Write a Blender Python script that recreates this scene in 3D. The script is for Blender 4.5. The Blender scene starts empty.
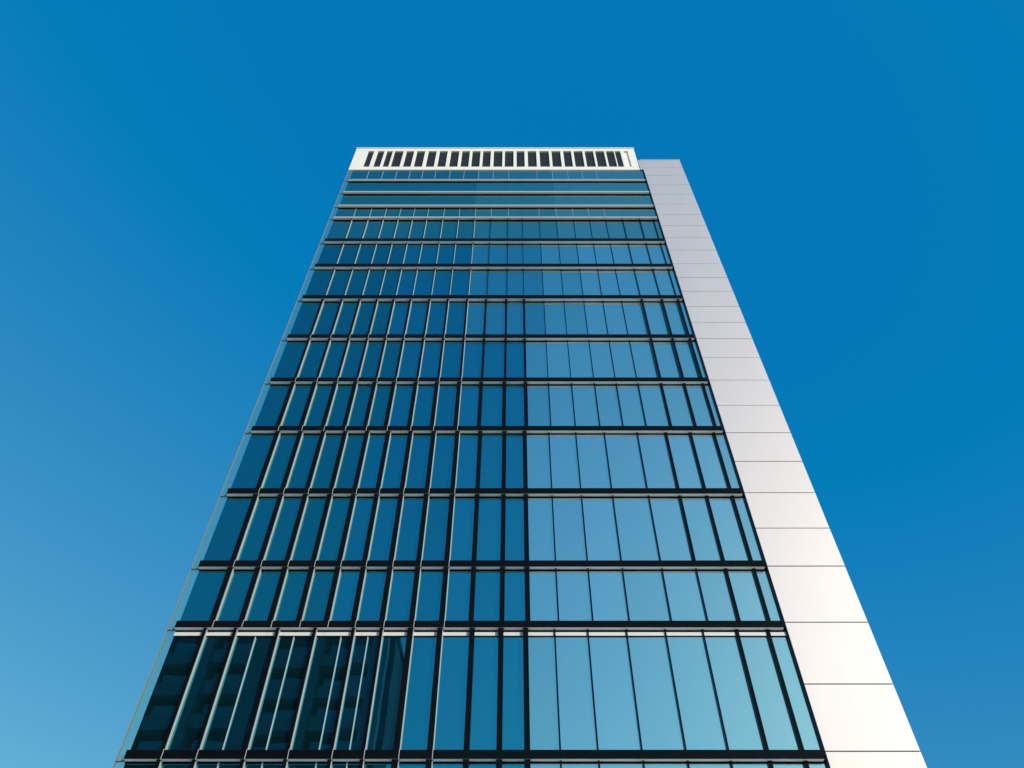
import bpy, math, random
random.seed(7)
C = bpy.context.scene
col = C.collection

# ------------------------------------------------------------------ camera frame used to survey the tower
W, H, F = 1024, 768, 768.0
VPX, VPY = 513.5, -247.0
P = math.atan2(F, H/2 - VPY)
CAMZ = 1.65
D = 26.0                      # distance of the glass plane
DF = D - 0.27                 # plane of the ledge fronts
def zat(y, dist): return dist*(F/(math.sin(P)**2*(y - VPY)) - 1/math.tan(P)) + CAMZ
def xat(u, dist): return u*dist/math.sin(P)

# ------------------------------------------------------------------ materials
def mat(name, base=(.5,.5,.5), rough=.5, metal=0., spec=.5):
    m = bpy.data.materials.new(name); m.use_nodes = True
    b = m.node_tree.nodes['Principled BSDF']
    b.inputs['Base Color'].default_value = (*base, 1)
    b.inputs['Roughness'].default_value = rough
    b.inputs['Metallic'].default_value = metal
    b.inputs['Specular IOR Level'].default_value = spec
    return m
def noisy(m, amount=.12, scale=1.5, bump=0., stretch=(1,1,1), detail=5, rough_var=0.):
    nt = m.node_tree; N, L = nt.nodes, nt.links
    b = N['Principled BSDF']
    tc = N.new('ShaderNodeTexCoord'); mp = N.new('ShaderNodeMapping'); mp.inputs['Scale'].default_value = stretch
    no = N.new('ShaderNodeTexNoise'); no.inputs['Scale'].default_value = scale; no.inputs['Detail'].default_value = detail
    L.new(tc.outputs['Object'], mp.inputs['Vector']); L.new(mp.outputs['Vector'], no.inputs['Vector'])
    c = b.inputs['Base Color'].default_value[:3]
    mx = N.new('ShaderNodeMix'); mx.data_type = 'RGBA'
    mx.inputs['A'].default_value = (*[v*(1-amount) for v in c], 1)
    mx.inputs['B'].default_value = (*[min(1, v*(1+amount)) for v in c], 1)
    L.new(no.outputs['Fac'], mx.inputs['Factor']); L.new(mx.outputs['Result'], b.inputs['Base Color'])
    if bump:
        bp = N.new('ShaderNodeBump'); bp.inputs['Strength'].default_value = bump; bp.inputs['Distance'].default_value = .02
        L.new(no.outputs['Fac'], bp.inputs['Height']); L.new(bp.outputs['Normal'], b.inputs['Normal'])
    if rough_var:
        mr = N.new('ShaderNodeMapRange'); r = b.inputs['Roughness'].default_value
        mr.inputs['To Min'].default_value = r - rough_var; mr.inputs['To Max'].default_value = r + rough_var
        L.new(no.outputs['Fac'], mr.inputs['Value']); L.new(mr.outputs['Result'], b.inputs['Roughness'])
    return m

def coated(name, tint, bump=.012):
    """solar-control glass: a mirror coating over a dark room"""
    m = mat(name, tint, .015, .97)
    nt = m.node_tree; N, L = nt.nodes, nt.links; b = N['Principled BSDF']
    tc = N.new('ShaderNodeTexCoord'); no = N.new('ShaderNodeTexNoise'); no.inputs['Scale'].default_value = .55
    no.inputs['Detail'].default_value = 1
    L.new(tc.outputs['Object'], no.inputs['Vector'])
    bp = N.new('ShaderNodeBump'); bp.inputs['Strength'].default_value = bump; bp.inputs['Distance'].default_value = .35
    # each pane comes from a slightly different coating batch
    oi = N.new('ShaderNodeObjectInfo'); mx = N.new('ShaderNodeMix'); mx.data_type = 'RGBA'
    mx.inputs['A'].default_value = (*[v*.965 for v in tint], 1); mx.inputs['B'].default_value = (*[min(1, v*1.035) for v in tint], 1)
    L.new(oi.outputs['Random'], mx.inputs['Factor']); L.new(mx.outputs['Result'], b.inputs['Base Color'])
    L.new(no.outputs['Fac'], bp.inputs['Height']); L.new(bp.outputs['Normal'], b.inputs['Normal'])
    return m

M = {}  # facade glass: own tint plus the sky reflection's left-to-right brightening painted in
M['glass_refl_deep']  = coated('deep blue coated pane with painted reflection', (.033, .31, .35))
M['glass_refl_next']  = coated('blue coated pane with painted reflection', (.04, .36, .445))
M['glass_refl_mid']  = coated('mid blue coated pane with painted reflection', (.055, .40, .50))
M['glass_refl_light'] = coated('light blue coated pane with painted reflection', (.62, .82, .84))
M['glass_refl_soft']  = coated('soft blue coated pane with painted reflection', (.20, .53, .58))
M['glass_refl_haze']  = coated('grey blue coated pane with painted reflection', (.42, .69, .71))
M['glass_refl_dull']  = coated('dull light coated pane with painted reflection', (.56, .79, .79))
M['glass_refl_grey']  = coated('grey green coated pane with painted reflection', (.42, .60, .52))
M['glass_refl_stone'] = coated('slate green coated pane with painted reflection', (.27, .52, .46))
M['glass_refl_slate'] = coated('dark slate coated pane with painted reflection', (.14, .42, .39))
M['black']   = noisy(mat('black anodised aluminium', (.004,.005,.006), .14, 0., .08), .2, 2)
M['silver']  = noisy(mat('silver aluminium', (.45,.46,.47), .6, .1), .06, 3)
M['edge']    = mat('grey edge profile', (.22,.22,.21), .6)
M['blade']   = noisy(mat('light grey blade', (.42,.43,.44), .65, 0, .3), .06, 3)
M['trim']    = noisy(mat('pale trim', (.62,.60,.57), .6), .05, 2)
M['joint']   = mat('sealant in the joints', (.22,.20,.20), .8)
M['soffit']  = noisy(mat('white coated soffit', (.90,.89,.88), .6), .04, 2)
M['dark']    = mat('dark backing', (.012,.014,.018), .7)
M['crown']   = noisy(mat('cream stone cladding', (.80,.745,.675), .6), .07, 1.2, .1)
M['clad']    = noisy(mat('pearl aluminium cladding', (.575,.50,.48), .57, .46), .025, .35, 0, (1,1,.4), 3, .04)
M['crownglass'] = mat('dark louvre', (.03,.028,.026), .35, 0, .3)
cb = M['clad'].node_tree.nodes['Principled BSDF']; cb.inputs['Coat Weight'].default_value = 1; cb.inputs['Coat IOR'].default_value = 2.4; cb.inputs['Coat Roughness'].default_value = .06
M['conc']    = noisy(mat('grey concrete', (.09,.12,.19), .95, 0, .05), .2, .6, .3)
M['render']  = noisy(mat('grey render', (.028,.045,.09), .95, 0, .05), .15, .8, .2)
M['plaza']   = noisy(mat('pale paving', (.60,.57,.53), .8), .12, .5, .2)
M['asphalt'] = noisy(mat('asphalt', (.05,.05,.052), .9), .3, 3, .4)
M['kerb']    = noisy(mat('kerb stone', (.35,.34,.33), .85), .15, 2, .2)
M['paint']   = noisy(mat('road paint', (.75,.75,.72), .7), .1, 4)
M['block_glass'] = coated('dark window glass', (.12,.16,.2))

# clear edge glass at the corner
m = bpy.data.materials.new('clear edge glass'); m.use_nodes = True
nt = m.node_tree; N, L = nt.nodes, nt.links; N.remove(N['Principled BSDF'])
tr = N.new('ShaderNodeBsdfTransparent'); tr.inputs['Color'].default_value = (.86,.96,.90,1)
gl = N.new('ShaderNodeBsdfGlossy'); gl.inputs['Roughness'].default_value = .02; gl.inputs['Color'].default_value = (.8,.95,.9,1)
lw = N.new('ShaderNodeLayerWeight'); pw = N.new('ShaderNodeMath'); pw.operation = 'POWER'; pw.inputs[1].default_value = 3
L.new(lw.outputs['Facing'], pw.inputs[0]); fr = N.new('ShaderNodeMath'); fr.operation = 'MULTIPLY_ADD'; fr.inputs[1].default_value = .4; fr.inputs[2].default_value = .05
L.new(pw.outputs[0], fr.inputs[0])
mx = N.new('ShaderNodeMixShader')
L.new(fr.outputs[0], mx.inputs[0]); L.new(tr.outputs[0], mx.inputs[1]); L.new(gl.outputs[0], mx.inputs[2])
df = N.new('ShaderNodeBsdfDiffuse'); df.inputs['Color'].default_value = (.62,.80,.74,1)
m2 = N.new('ShaderNodeMixShader'); m2.inputs[0].default_value = .03
L.new(mx.outputs[0], m2.inputs[1]); L.new(df.outputs[0], m2.inputs[2])
L.new(m2.outputs[0], N['Material Output'].inputs['Surface']); M['clear'] = m

# cladding: joints between panels are real gaps, slight tone change from panel to panel
# ------------------------------------------------------------------ mesh helper
class MB:
    def __init__(s): s.v=[]; s.f=[]; s.m=[]; s.mats=[]
    def mi(s, k):
        if k not in s.mats: s.mats.append(k)
        return s.mats.index(k)
    def box(s, x0,x1,y0,y1,z0,z1, k='black', front=None, right=None, left=None, bottom=None, top=None, tilt=None):
        b = len(s.v)
        vs = [(x0,y0,z0),(x1,y0,z0),(x1,y1,z0),(x0,y1,z0),(x0,y0,z1),(x1,y0,z1),(x1,y1,z1),(x0,y1,z1)]
        if tilt:
            cx, cz = (x0+x1)/2, (z0+z1)/2
            vs = [(x, y + tilt[0]*(x-cx) + tilt[1]*(z-cz), z) for x,y,z in vs]
        s.v += vs
        for q, kk in (((0,3,2,1),bottom),((4,5,6,7),top),((0,1,5,4),front),((2,3,7,6),None),((1,2,6,5),right),((3,0,4,7),left)):
            s.f.append(tuple(b+i for i in q)); s.m.append(s.mi(kk or k))
        return s
    def build(s, name, parent=None, org=(0,0,0), bevel=0):
        me = bpy.data.meshes.new(name)
        me.from_pydata([(x-org[0],y-org[1],z-org[2]) for x,y,z in s.v], [], s.f)
        for k in s.mats: me.materials.append(M[k])
        for p, i in zip(me.polygons, s.m): p.material_index = i
        o = bpy.data.objects.new(name, me); col.objects.link(o)
        if parent: o.parent = parent
        else: o.location = org
        if bevel:
            bv = o.modifiers.new('bevel','BEVEL'); bv.width = bevel; bv.segments = 2; bv.limit_method = 'ANGLE'
        return o
def thing(name, label, cat, loc, group=None):
    o = bpy.data.objects.new(name, None); col.objects.link(o); o.location = loc
    o['label'] = label; o['category'] = cat
    if group: o['group'] = group
    return o

# ------------------------------------------------------------------ OFFICE TOWER
ORG = (0, D, 0)
tower = thing('office_tower', 'tall blue glass office tower with cream louvred crown and pale metal side wall', 'office tower', ORG)

XL, XR = xat(-.3845, D), xat(.3088, D)      # ends of the glazed front
XE = xat(-.3945, D)                         # outer edge of the clear corner glass

# ledges: (pixel row of the lower front edge, front height, depth, kind)
surv = [(758.8,.30,.225,'b'),(627.3,.29,.225,'d'),(566.5,.31,.22,'b'),(493.5,.33,.225,'b'),(430.4,.33,.225,'b'),
        (381.3,.33,.225,'b'),(337.8,.35,.225,'b'),(298.4,.38,.24,'b'),(266.6,.38,.24,'b'),(241.0,.38,.24,'b'),
        (217.2,.07,.23,'t'),(205.2,.07,.22,'t'),(191.6,.07,.22,'t'),(180.0,.06,.14,'t')]
ledges = []
for y, hh, dp, kind in surv:
    ledges.append((zat(y, D-dp), hh, dp, kind))
zb = ledges[0][0]
low = [(4.3,.34,.225,'b'),(8.75,.32,.225,'b')]
ledges = low + ledges
Z_CROWN0, Z_CROWN1 = zat(169.6, D-.1), zat(148.6, D-.1)

XLR = XR - .07
for z, hh, dp, kind in ledges:
    mb = MB()
    if kind == 't':
        mb.box(XL, XLR, D-dp, D+.05, z, z+hh, 'trim', bottom='soffit')
        mb.box(XL, XR, D-.045, D+.04, z-.16, z-.002, 'black')
    else:
        mb.box(XL, XLR, D-dp, D-dp+.012, z+.004, z+hh, 'black')
        mb.box(XL, XLR, D-dp+.013, D+.05, z, z+hh-.01, 'black', bottom='soffit')
        mb.box(XL, XR, D-.035, D+.04, z-.055, z-.002, 'black')
        # light end rail carried on to the glass corner
    if kind == 'd':
        mb.box(XL, XR, D-.06, D-.036, z-.25, z-.10, 'trim')
        mb.box(XL, XR, D-.035, D+.04, z-.27, z-.057, 'black')
    mb.build('ledge', tower, ORG)

# columns of mullions (position of the glass edge on the left half, cap centre elsewhere)
def fins(left, mid, thin, thick, lx=()):
    r = [(xat(u,D)-.215, xat(u,D)-.0, .20, 'w') for u in left]
    r += [(xat(u,D-.2)-.1, xat(u,D-.2)+.1, .20, 'w') for u in mid]
    r += [(xat(u,D-.1)-.028, xat(u,D-.1)+.028, .11, 'n') for u in thin]
    r += [(xat(u,D-.05)-.07, xat(u,D-.05)+.07, .10, 'w') for u in thick]
    r += [(xat(u,D)-.018, xat(u,D), .08, 'l') for u in lx]
    return sorted(r)
setA = fins([-.345,-.3105,-.278,-.2465,-.216,-.1855,-.151,-.1175,-.0825], [-.0515,-.0145,.019],
            [.0555,.092,.1285,.163,.1975], [.2335,.270,.2995])
setB = fins([-.342,-.3085,-.2755,-.243,-.211,-.180,-.1475,-.1135,-.079], [-.049,-.0135,.0165],
            [.052,.0915,.1335,.182], [.2235,.2595,.294])
setB2 = [f if not (.20 < (f[0]+f[1])/2/D*math.sin(P) < .24) else ((f[0]+f[1])/2-.028, (f[0]+f[1])/2+.028, .11, 'n') for f in setB]
setC = fins([-.348,-.3135,-.2654,-.2233,-.1797,-.148,-.1136], [-.084,-.0472,-.0143,.0138],
            [.0469,.0847,.1288,.1729,.2157], [.2539,.2893], [-.291,-.2476,-.1945,-.1640])
setC = [((x1-.12, x1) if k == 'w' and x1 < xat(-.12, D) else (x0, x1)) + (dp, k) for x0, x1, dp, k in setC]
LZ = [l[0] for l in ledges]
def slim(fs, w, dp):
    return [((x1-w, x1) if x1 < 0 else ((x0+x1)/2-(w if k == 'w' and w > .1 else .04)/2, (x0+x1)/2+(w if k == 'w' and w > .1 else .04)/2)) + (dp if k == 'w' else .08, k) for x0, x1, _, k in fs]
setA2 = slim(setA, .13, .2); setA3 = slim(setA, .05, .13)
z_split_B = ledges[6][0] + .16          # ledge at pixel row 430
z_split_D = ledges[4][0] + .16          # ledge at pixel row 566
z_split_C = ledges[3][0] + .16          # ledge at pixel row 627
zA2, zA3 = ledges[7][0]+.1, ledges[9][0]+.1
zones = [(setA, z_split_B, zA2-.004), (setA2, zA2, zA3-.004), (setA3, zA3, zat(217.2, D)-.01), (setB, z_split_D, z_split_B-.004), (setB2, z_split_C, z_split_D-.004), (setC, .15, z_split_C-.004)]
for fs, z0, z1 in zones:
    for x0, x1, dp, k in fs:
        mb = MB()
        if k == 'l': mb.box(x0, x1, D-dp, D+.05, z0, ledges[3][0]-.3, 'silver')
        elif k == 'n': mb.box(x0, x1, D-dp, D+.05, z0, z1, 'black')
        else: mb.box(x0, x1, D-dp, D+.05, z0, z1, 'silver', front='black', left='black', right='black', top='black', bottom='black')
        if k == 'w' and x1 < xat(-.06, D):
            bd = .15 if z0 < zA3 - .01 else .10
            mb.box(x1+.001, x1+.02, D-bd, D+.04, z0+.002, z1-.002, 'blade', left='black')
            if z0 < zA3 - .01:                                          # the blade's cap runs over the front of each ledge
                for lz, lh, ld, lk in ledges:
                    if z0 - .2 < lz < z1 - .5 and lk != 't': mb.box(x1+.001, x1+.02, D-ld-.012, D-ld+.03, lz-.02, lz+lh+.02, 'blade')
        mb.build('mullion', tower, ORG)
# slim fins of the mechanical storeys: short posts, each louvred storey one grille
for (za, zb_) in ((zat(217.2,D)+.02, zat(205.2,D)-.2), (zat(180,D)+.1, Z_CROWN0-.05)):
    mb = MB()
    mb.box(XL, XR, D-.012, D+.03, za, za+.04, 'silver')
    for x0, x1, dp, k in setA3:
        if x1 < 0 or k == 'n': mb.box(x1-.008, x1+.008, D-.03, D+.05, za-.001, zb_, 'silver')
    mb.build('louvre_grille', tower, ORG)

# panes
cells = []
tops = LZ[1:] + [Z_CROWN0]
def colset(z): return setC if z < z_split_C - .5 else (setB if z < z_split_B - .5 else setA)
cells.append((.3, LZ[0], setC))
for i, z in enumerate(LZ):
    cells.append((z + ledges[i][1], tops[i], colset(z + 1)))
allp = []
for z0, z1, fs in cells:
    edges = [XL] + [(f[0]+f[1])/2 for f in fs] + [XR]
    for a, b in zip(edges[:-1], edges[1:]):
        if b - a < .05: continue
        v = F/(math.sin(P)**2*((((z0+z1)/2)-CAMZ)/D + 1/math.tan(P)))
        area = (b-a)*(z1-z0)*v**3 if (z0+z1)/2 > 10 else 0
        allp.append((area, a+.004, b-.004, z0, z1))
allp.sort(reverse=True)
rest = MB(); low_mb = MB()
xs_step = xat(.018, D)
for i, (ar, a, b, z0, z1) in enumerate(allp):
    xm = (a+b)/2/D*math.sin(P)  # tint chosen by column and storey: reflection gradient painted into the glass colour
    if z0 > ledges[11][0] - .1:      k = 'glass_refl_slate' if xm < -.08 else ('glass_refl_stone' if xm < .08 else 'glass_refl_grey')
    elif z0 > ledges[8][0] - .1:     k = 'glass_refl_deep' if xm < -.22 else ('glass_refl_next' if xm < -.10 else ('glass_refl_soft' if xm < .04 else ('glass_refl_haze' if xm < .14 else 'glass_refl_dull')))
    elif z0 > ledges[6][0] - .1:     k = 'glass_refl_deep' if xm < -.20 else ('glass_refl_next' if xm < -.085 else ('glass_refl_mid' if xm < .018 else ('glass_refl_haze' if xm < .05 else 'glass_refl_dull')))
    else:                            k = 'glass_refl_deep' if xm < -.20 else ('glass_refl_next' if xm < -.085 else ('glass_refl_mid' if xm < .018 else ('glass_refl_dull' if xm < .05 else 'glass_refl_light')))
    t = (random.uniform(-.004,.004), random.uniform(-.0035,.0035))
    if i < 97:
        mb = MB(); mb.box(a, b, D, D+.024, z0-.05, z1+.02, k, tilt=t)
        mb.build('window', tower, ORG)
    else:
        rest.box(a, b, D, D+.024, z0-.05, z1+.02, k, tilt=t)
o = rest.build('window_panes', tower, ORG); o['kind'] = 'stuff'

# body behind the glass, roof
MB().box(XL+.02, XR-.25, D+.06, D+24, .0, Z_CROWN1-1.2, 'dark').build('tower_body', tower, ORG)

# clear glass corner wing with its thin metal edge, storey by storey
bounds = [.3] + LZ + [Z_CROWN0]
g = MB(); r = MB()
for a, b in zip(bounds[:-1], bounds[1:]):
    g.box(XE+.03, XL-.012, D-.03, D-.006, a+.1, b-.02, 'clear')
g.build('corner_glass', tower, ORG)
r.box(XE, XE+.028, D-.06, D+.02, .1, Z_CROWN0-.02, 'edge')
for l in ledges:
    r.box(XE+.029, XL-.002, D-.08, D+.02, l[0], l[0]+.05, 'edge')
r.build('corner_rail', tower, ORG)

# dark edge frame between glass and side wall
MB().box(XR+.001, XR+.03, D-.13, D+.3, .1, Z_CROWN0-.01, 'silver', front='black', left='black').box(
    XR+.031, XR+.07, D-.10, D+.3, .1, Z_CROWN0-.01, 'black').build('edge_frame', tower, ORG)

# crown with its row of dark openings
dc = D-.1
x0c, x1c = xat(-.3965, dc), xat(.3035, dc)
zo0, zo1 = zat(166.6, dc), zat(151.0, dc)
ops = [(366,371),(375.8,381.5),(385,390),(393,401),(405,411.8),(415.7,423),(427.4,434.7),(438.8,446),(450.5,457.8),
       (461.7,468.6),(472.2,479.4),(483,490),(494,501.8),(505.2,513),(517,524),(528.3,536),(540.3,548.8),(552.5,560.5),
       (564.5,571.5),(575,583),(586.3,594),(597,605),(608,615),(617,621.6),(626,629.2)]
vm = 406.
ox = [(xat((a-.45-VPX)/vm, dc), xat((b+.45-VPX)/vm, dc)) for a, b in ops]
mb = MB()
mb.box(x0c, x1c, dc, dc+.5, Z_CROWN0, zo0, 'crown')
mb.box(x0c, x1c, dc, dc+.5, zo1, Z_CROWN1, 'crown')
e = [x0c] + [v for o2 in ox for v in o2] + [x1c]
for a, b in zip(e[0::2], e[1::2]): mb.box(a, b, dc+.001, dc+.499, zo0+.0005, zo1-.0005, 'crown')
mb.box(x0c, x0c+.5, dc+.501, D+24, Z_CROWN0+.3, Z_CROWN1, 'crown')
mb.box(x1c-.5, x1c, dc+.501, D+24, Z_CROWN0+.3, Z_CROWN1, 'crown')
mb.build('crown', tower, ORG, .02)
MB().box(x0c-.04, x1c+.04, dc-.05, dc+.6, Z_CROWN1+.002, Z_CROWN1+.12, 'crown').build('coping', tower, ORG, .01)
for i, (a, b) in enumerate(ox):
    last = i == len(ox) - 1                                             # the end slot is blind
    mb = MB().box(a+.002, b-.002, dc+.13, dc+.17, zo0, zo1, 'crown' if last else 'crownglass')
    if not last:
        for q in range(1, 9):                                           # angled blades inside the opening
            zz = zo0 + (zo1-zo0)*q/9
            mb.box(a+.004, b-.004, dc+.10, dc+.128, zz, zz+.05, 'dark')
    mb.build('crown_louvre', tower, ORG)

# side wall of metal panels: real joints between them
dw = D-.11
xw0, xw1 = XR+.071, xat(.4078, dw)
zw = zat(160, dw)
jy = [751.3,684,622.2,566,528,492.6,461.2,432.6,405.2,380,357.4,338.5,322.2,306.5,291.3,277.3,263.5,250,237.5,225.5,214.5,204,194,184.5,175.5,167.5]
jz = [.15, 3.0, 5.2, 7.4, 9.4, 11.4] + [zat(y, dw) for y in jy] + [zw]
mb = MB()
for a, b in zip(jz[:-1], jz[1:]):
    mb.box(xw0, xw1, dw+random.uniform(-.002,.002), dw+.06, a+.016, b-.016, 'clad', tilt=(random.uniform(-.0015,.0015), random.uniform(-.003,.003)))
mb.box(x1c+.05, xw0-.004, dw, dw+.06, Z_CROWN0+.02, zw-.016, 'clad')
mb.build('side_wall', tower, ORG, .012)
MB().box(xw0+.01, xw1-.02, dw+.075, D+23, 0, zw-.02, 'joint').build('wall_core', tower, ORG)
MB().box(xw0-.01, xw1+.02, dw-.02, dw+.4, zw+.002, zw+.08, 'clad').build('wall_coping', tower, ORG, .01)

# ------------------------------------------------------------------ APARTMENT BLOCK across the street (seen mirrored in the glass)
AY = -14.0
bx0, bx1, bh = -34.0, -11.6, 43.9
block = thing('apartment_block', 'dark grey apartment block with balconies mirrored in the lower left glass of the tower', 'apartment block', ((bx0+bx1)/2, AY, 0))
BO = ((bx0+bx1)/2, AY, 0)
MB().box(bx0, bx1, AY-8, AY, 0, bh, 'render').build('wall', block, BO)
MB().box(bx0-.3, bx1+.3, AY-8.3, AY+.3, bh+.002, bh+.5, 'conc').build('roof', block, BO)
pil = [bx0+.6, bx0+5.6, bx0+10.4, bx0+15.6, bx1-1.2]
mb = MB()
for x in pil: mb.box(x-.7, x+.7, AY+.001, AY+1.3, 0, bh-.002, 'conc')
mb.build('pilaster', block, BO)
nfl = 14
for k in range(1, nfl):
    z = k*3.05 + .4
    for a, b in zip(pil[:-1], pil[1:]):
        if k >= 9:
            w = MB().box(a+1.1, b-1.1, AY+.001, AY+.05, z+.25, z+2.45, 'block_glass').build('window', block, BO)
            MB().box(a+.705, b-.705, AY+.001, AY+1.1, z-.2, z-.02, 'conc').box(a+.705, b-.705, AY+1.0, AY+1.08, z-.018, z+.95, 'conc').build('balcony', block, BO)
mb = MB()
for k in range(0, 9):
    z = k*3.05 + .4
    for a, b in zip(pil[:-1], pil[1:]):
        mb.box(a+1.1, b-1.1, AY+.001, AY+.05, z+.25, z+2.45, 'block_glass')
mb.build('lower_windows', block, BO)

# ------------------------------------------------------------------ GROUND
def struct(name, mb, bevel=0):
    o = mb.build(name, None, (0,0,0), bevel); o['kind'] = 'structure'; return o
def sheet(x0,x1,y0,y1,z,k):
    mb = MB(); mb.v = [(x0,y0,z),(x1,y0,z),(x1,y1,z),(x0,y1,z)]; mb.f=[(0,1,2,3)]; mb.m=[mb.mi(k)]; return mb
struct('ground', sheet(-3000,3000,-3000,3000,-.13,'plaza'))
struct('plaza', MB().box(-60,60,-2.0,90,-.128,0,'plaza'))
struct('kerb', MB().box(-60,60,-2.31,-2.0,-.127,.01,'kerb'), .01)
struct('road', sheet(-300,300,-11.5,-2.31,-.124,'asphalt'))
mk = MB()
for i in range(-12, 13):
    s = sheet(i*6-1.5, i*6+1.5, -7.0, -6.85, -.119, 'paint'); b = len(mk.v)
    mk.v += s.v; mk.f.append((b,b+1,b+2,b+3)); mk.m.append(mk.mi('paint'))
struct('road_markings', mk)
struct('pavement', MB().box(-60,60,-36,-11.5,-.128,0,'kerb'))

# ------------------------------------------------------------------ LIGHT
SUN_AZ, SUN_EL = 42.0, 27.0          # degrees to the right of straight behind the camera, elevation
sd = (math.sin(math.radians(SUN_AZ))*math.cos(math.radians(SUN_EL)), -math.cos(math.radians(SUN_AZ))*math.cos(math.radians(SUN_EL)), math.sin(math.radians(SUN_EL)))
from mathutils import Vector
sl = bpy.data.lights.new('sun','SUN'); sl.energy = 3.7; sl.angle = math.radians(.5); sl.color = (1,.92,.83)
so = bpy.data.objects.new('sun', sl); col.objects.link(so)
so.rotation_euler = Vector(sd).to_track_quat('Z','Y').to_euler()

w = bpy.data.worlds.new('World'); C.world = w; w.use_nodes = True
nt = w.node_tree; N, L = nt.nodes, nt.links
sky = N.new('ShaderNodeTexSky'); sky.sky_type = 'NISHITA'; sky.sun_disc = False
sky.sun_elevation = math.radians(SUN_EL); sky.sun_rotation = math.radians(180 - SUN_AZ)
sky.air_density = 1.0; sky.dust_density = .6; sky.ozone_density = 1.5
def vmath(op, a, b):
    n = N.new('ShaderNodeVectorMath'); n.operation = op
    for i, v in enumerate((a, b)):
        if isinstance(v, tuple): n.inputs[i].default_value = v
        else: L.new(v, n.inputs[i])
    return n.outputs[0]
def smath(op, a, b):
    n = N.new('ShaderNodeMath'); n.operation = op
    for i, v in enumerate((a, b)):
        if isinstance(v, (int, float)): n.inputs[i].default_value = v
        else: L.new(v, n.inputs[i])
    return n.outputs[0]
# a deep, very clear sky, a little hazier towards the west (left)
tc = N.new('ShaderNodeTexCoord'); sx = N.new('ShaderNodeSeparateXYZ'); L.new(tc.outputs['Generated'], sx.inputs[0])
mr = N.new('ShaderNodeMapRange'); mr.inputs['From Min'].default_value = -.3; mr.inputs['From Max'].default_value = .2
L.new(sx.outputs['Y'], mr.inputs['Value'])
haze = smath('SUBTRACT', 1.0, smath('MULTIPLY', smath('MULTIPLY', sx.outputs['X'], .35), mr.outputs['Result']))
cmb = N.new('ShaderNodeCombineXYZ')
for i in range(3): L.new(haze, cmb.inputs[i])
c1 = vmath('MULTIPLY', sky.outputs[0], cmb.outputs[0])
c2 = vmath('MULTIPLY', c1, (.53, .61, .32))
c3 = vmath('ADD', c2, (-.054/.15, .095/.15, .39/.15))
c4 = vmath('MAXIMUM', c3, (.001/.15, .01, .01))
bg = N['Background']; bg.inputs['Strength'].default_value = .15
L.new(c4, bg.inputs['Color'])

# ------------------------------------------------------------------ CAMERA
cd = bpy.data.cameras.new('camera'); cam = bpy.data.objects.new('camera', cd); col.objects.link(cam)
cam.location = (0, 0, CAMZ)
# elevation of the axis: zenith lies F/tan(elev) above the centre
elev = math.atan2(F, H/2 - VPY)
cam.rotation_euler = (math.pi/2 + elev, 0, 0)
cd.sensor_width = 36; cd.lens = 36*F/W; cd.shift_x = -(VPX - W/2)/W
cd.clip_end = 8000; cd.clip_start = .1
C.camera = cam
C.view_settings.view_transform = 'Standard'; C.view_settings.look = 'None'
C.view_settings.exposure = 0; C.view_settings.gamma = 1; C.view_settings.use_curve_mapping = False
C.render.resolution_x = 1024; C.render.resolution_y = 768
